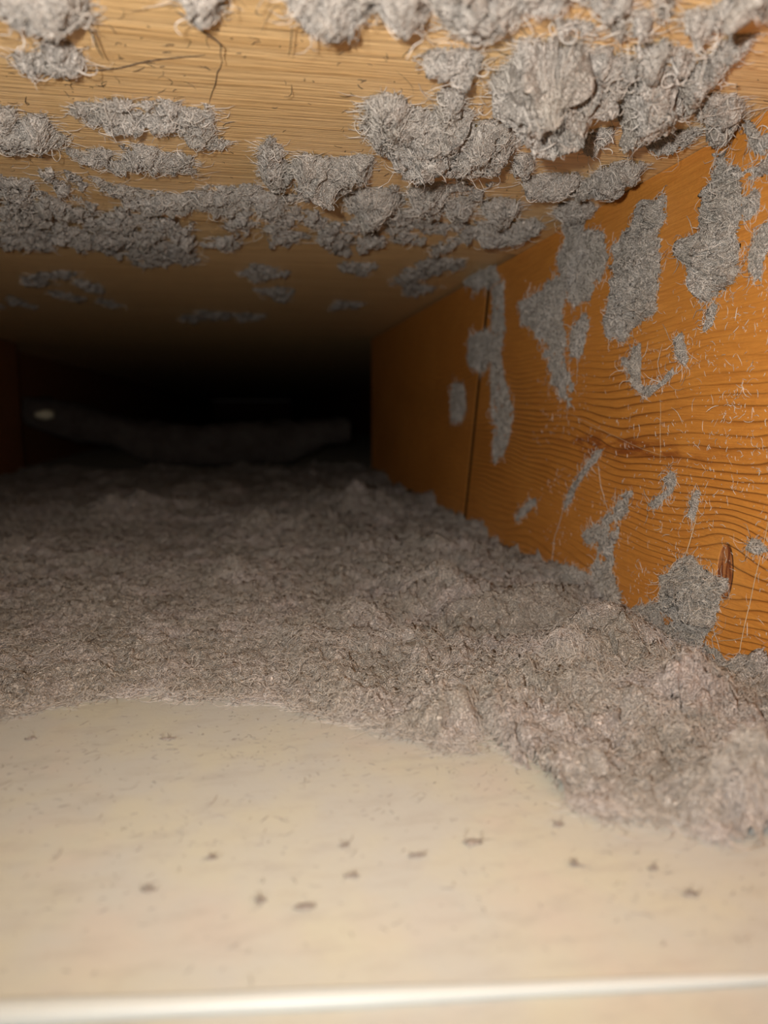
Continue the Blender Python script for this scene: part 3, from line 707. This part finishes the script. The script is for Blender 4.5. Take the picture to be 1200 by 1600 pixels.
# only what the frame and a step aside of it can see
rel = P-CAM; dz = rel@FWD; pxx = 600+FPX*(rel@RGT)/np.maximum(dz, 0.01)
keep = (sd > -0.0012) & (pxx > -1100)
fm = keep[:-1, :-1] & keep[1:, :-1] & keep[1:, 1:] & keep[:-1, 1:]
idx = np.arange(X.size).reshape(X.shape)
Q = np.stack([idx[:-1, :-1][fm], idx[1:, :-1][fm], idx[1:, 1:][fm], idx[:-1, 1:][fm]], axis=1)
used, inv = np.unique(Q, return_inverse=True)
FV = P.reshape(-1, 3)[used]
carpet = add('lint_carpet', mesh_np('lint_carpet', FV, inv.reshape(Q.shape)), M_DUSTF, kind='stuff', label='thick grey brown carpet of lint covering the board', category='lint')
TRI[0] += 2*len(Q)
# loose fibres of the carpet
rf = np.random.RandomState(21)
px_u = pxx.reshape(-1)[used]
dist = FV[:, 1]
NF = 42000
fz = FV[:, 2]
wgt = (1/np.maximum(dist, 0.12)**1.1)*((px_u > -150) & (px_u < 1350) & (dist < 0.55)) * (0.45+np.clip(fz/0.008, 0, 1.6)) * np.clip((FV[:, 1]*0+1), 0, 1)
clump = 0.12+1.6*np.clip(fbm(FV[:, 0]*75, FV[:, 1]*75, 44.4, 2)+0.15, 0, 1)
wgt = wgt*clump; wgt /= wgt.sum()
pick = rf.choice(len(FV), NF, p=wgt)
S = FV[pick]
NE = 3500
sdu = sd.reshape(-1)[used]
rim = np.where((sdu > -0.0002) & (sdu < 0.0025) & (px_u > -150) & (px_u < 1350))[0]
pick[:NE] = rf.choice(rim, NE)
S = FV[pick]
ang = rf.normal(0, 0.75, NF)+np.where(rf.rand(NF) < 0.5, 0, math.pi)
D = np.stack([np.cos(ang), np.sin(ang), rf.uniform(-0.1, 0.8, NF)], 1)
D[:NE, 1] = -np.abs(D[:NE, 1])-0.4; D[:NE, 2] = 0
L = rf.gamma(2.2, 0.0013, NF)+0.001
Pf = grow(S, D, L, 5, 0.7, rf, np.tile([0, 0, 1.], (NF, 1)), 0.30)
_, hg = floor_h(Pf[..., 0], Pf[..., 1])
Pf[..., 2] = np.maximum(Pf[..., 2], np.maximum(hg, 0)*0.8+0.00008)
Pf[..., 2] = np.minimum(Pf[..., 2], np.maximum(hg, 0)+np.where(rf.rand(NF) < 0.85, 0.0012, 0.003)[:, None])
Pf[..., 0] = np.minimum(Pf[..., 0], W-0.0002)
v, f = tubes(Pf, rf.uniform(0.00004, 0.000085, NF)*np.maximum(1, S[:, 1]/0.26))
add('loose_fibres', mesh_np('loose_fibres', v, f), M_FIBF, carpet, kind='stuff')
TRI[0] += 2*len(f)
# stray fibres and crumbs on the bare board
S = []
while len(S) < 900:
    px, py = rf.uniform(-60, 1260), 1060+rf.gamma(1.7, 95)
    p = hit(px, py, 2, 0.0001)
    if p[1] < edge_y(p[0])+0.004 and p[1] > bead_y(p[0])+0.003 and rf.rand() < 0.35+0.65*float(noise3(p[0]*60, p[1]*60, 3.3) > 0): S.append(p)
S = np.array(S); N = len(S)
ang = rf.normal(0, 0.6, N)
D = np.stack([np.cos(ang), np.sin(ang), np.zeros(N)], 1)
Pf = grow(S, D, rf.gamma(1.5, 0.0005, N)+0.0003, 5, 0.45, rf, np.tile([0, 0, 1.], (N, 1)), 0.8)
Pf[..., 2] = np.maximum(Pf[..., 2], 0.00006)
v, f = tubes(Pf, rf.uniform(0.00004, 0.0001, N))
add('stray_fibres', mesh_np('stray_fibres', v, f), M_SPECK, kind='stuff', label='stray fibres scattered over the bare off-white board', category='lint')
# the larger crumbs one can point at
def crumb(px, py, r, label, seed, asp=1.6, mat=None):
    rg_ = np.random.RandomState(seed)
    r *= 0.62; p = hit(px, py, 2, 0.0)
    nu_, nv_ = 20, 12
    a = np.linspace(0, 2*math.pi, nu_, endpoint=False); b = np.linspace(0.02, math.pi-0.02, nv_)
    A, B = np.meshgrid(a, b, indexing='ij')
    rr = r*(1+0.55*fbm(np.cos(A)*np.sin(B)*2, np.sin(A)*np.sin(B)*2, np.cos(B)*2+seed, 3))
    Pq = np.stack([rr*asp*np.cos(A)*np.sin(B), rr*np.sin(A)*np.sin(B), 0.32*rr*np.cos(B)], -1)
    Pq[..., 2] -= Pq[..., 2].min()+0.00005
    ii = np.arange(nu_*nv_).reshape(nu_, nv_)
    Qq = np.stack([ii[:, :-1], ii[:, 1:], np.roll(ii, -1, 0)[:, 1:], np.roll(ii, -1, 0)[:, :-1]], -1).reshape(-1, 4)
    o = add('lint_crumb', mesh_np('lint_crumb', Pq.reshape(-1, 3), Qq), mat or M_SPECK, loc=(p[0], p[1], 0.0), label=label, category='lint crumb', group='lint crumbs on the bare board')
    N = 40
    Sx = Pq.reshape(-1, 3)[rg_.choice(nu_*nv_, N)]
    Dx = rg_.normal(size=(N, 3)); Dx[:, 2] *= 0.3
    Px = grow(Sx, Dx, rg_.gamma(2, 0.0003, N)+0.0004, 5, 0.6, rg_)
    Px[..., 2] = np.maximum(Px[..., 2], 0.00008)
    vv, ff2 = tubes(Px, np.full(N, 0.00005))
    add('loose_fibres', mesh_np('loose_fibres', vv, ff2), M_SPECK, o, kind='stuff')
for i, (px, py, r, asp, lab) in enumerate([
    (738,1318,.0011,1.5,'largest dark lint crumb on the bare board right of centre'),
    (408,1408,.0008,1.1,'dark round lint crumb left of the long flat crumb'),
    (476,1418,.0009,2.0,'long flat lint crumb on the board left of centre'),
    (548,1370,.0006,2.0,'small slanting lint crumb above the long flat crumb'),
    (650,1338,.0007,2.2,'thin lint crumb left of the largest dark crumb'),
    (538,1322,.0006,1.3,'small pale lint crumb in the middle of the board'),
    (636,1122,.0006,1.2,'dark lint crumb just in front of the carpet edge'),
    (262,1155,.0008,2.2,'thin curved lint crumb near the carpet edge at left'),
    (48,1155,.0008,1.6,'lint crumb near the carpet edge at the far left'),
    (330,1342,.0006,1.4,'faint lint crumb on the left half of the board'),
    (897,1352,.0006,1.4,'lint crumb on the board below the right carpet edge'),
    (1020,1358,.0006,1.3,'faint lint crumb at the right of the board'),
    (1078,1398,.0007,1.8,'lint crumb low on the right side of the board'),
    (872,1290,.0006,1.6,'lint crumb close to the carpet edge at right'),
    (232,1392,.0006,1.8,'faint flat lint crumb low on the left of the board')]):
    crumb(px, py, r, lab, 500+i, asp*1.35)

# ------------------------------------------------------------------ far end: sagging dusty felt and a pale chip
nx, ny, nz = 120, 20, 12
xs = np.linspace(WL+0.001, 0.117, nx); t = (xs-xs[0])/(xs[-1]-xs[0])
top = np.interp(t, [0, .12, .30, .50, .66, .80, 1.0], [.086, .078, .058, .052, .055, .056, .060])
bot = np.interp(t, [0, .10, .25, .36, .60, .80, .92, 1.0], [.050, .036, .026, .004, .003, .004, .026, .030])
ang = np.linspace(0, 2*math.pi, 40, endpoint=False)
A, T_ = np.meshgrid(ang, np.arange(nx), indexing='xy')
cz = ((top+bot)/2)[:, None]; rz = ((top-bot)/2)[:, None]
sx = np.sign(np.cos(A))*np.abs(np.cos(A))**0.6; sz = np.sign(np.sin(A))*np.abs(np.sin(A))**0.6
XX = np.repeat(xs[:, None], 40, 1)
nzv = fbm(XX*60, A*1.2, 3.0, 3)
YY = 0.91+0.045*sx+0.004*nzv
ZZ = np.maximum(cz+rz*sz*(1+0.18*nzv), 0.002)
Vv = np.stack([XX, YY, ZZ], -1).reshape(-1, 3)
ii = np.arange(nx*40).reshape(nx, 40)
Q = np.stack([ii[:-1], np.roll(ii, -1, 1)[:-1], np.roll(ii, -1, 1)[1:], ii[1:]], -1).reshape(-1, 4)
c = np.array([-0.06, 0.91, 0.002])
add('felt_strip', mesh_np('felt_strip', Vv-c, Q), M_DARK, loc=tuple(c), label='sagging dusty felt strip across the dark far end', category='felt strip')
p = hit(70, 648, 1, 0.855)
a = np.linspace(0, 2*math.pi, 16, endpoint=False); b = np.linspace(0.05, math.pi-0.05, 10)
A, B = np.meshgrid(a, b, indexing='ij')
rr = 0.0085*(1+0.25*fbm(np.cos(A)*np.sin(B)*1.5, np.sin(A)*np.sin(B)*1.5, np.cos(B)*1.5, 2))
Vv = np.stack([1.25*rr*np.cos(A)*np.sin(B), rr*np.sin(A)*np.sin(B), 0.6*rr*np.cos(B)], -1).reshape(-1, 3)
ii = np.arange(160).reshape(16, 10)
Q = np.stack([ii[:, :-1], ii[:, 1:], np.roll(ii, -1, 0)[:, 1:], np.roll(ii, -1, 0)[:, :-1]], -1).reshape(-1, 4)
add('wood_chip', mesh_np('wood_chip', Vv, Q), M_CHIP, loc=tuple(p), label='pale rounded chip caught on the felt at the far left', category='chip')
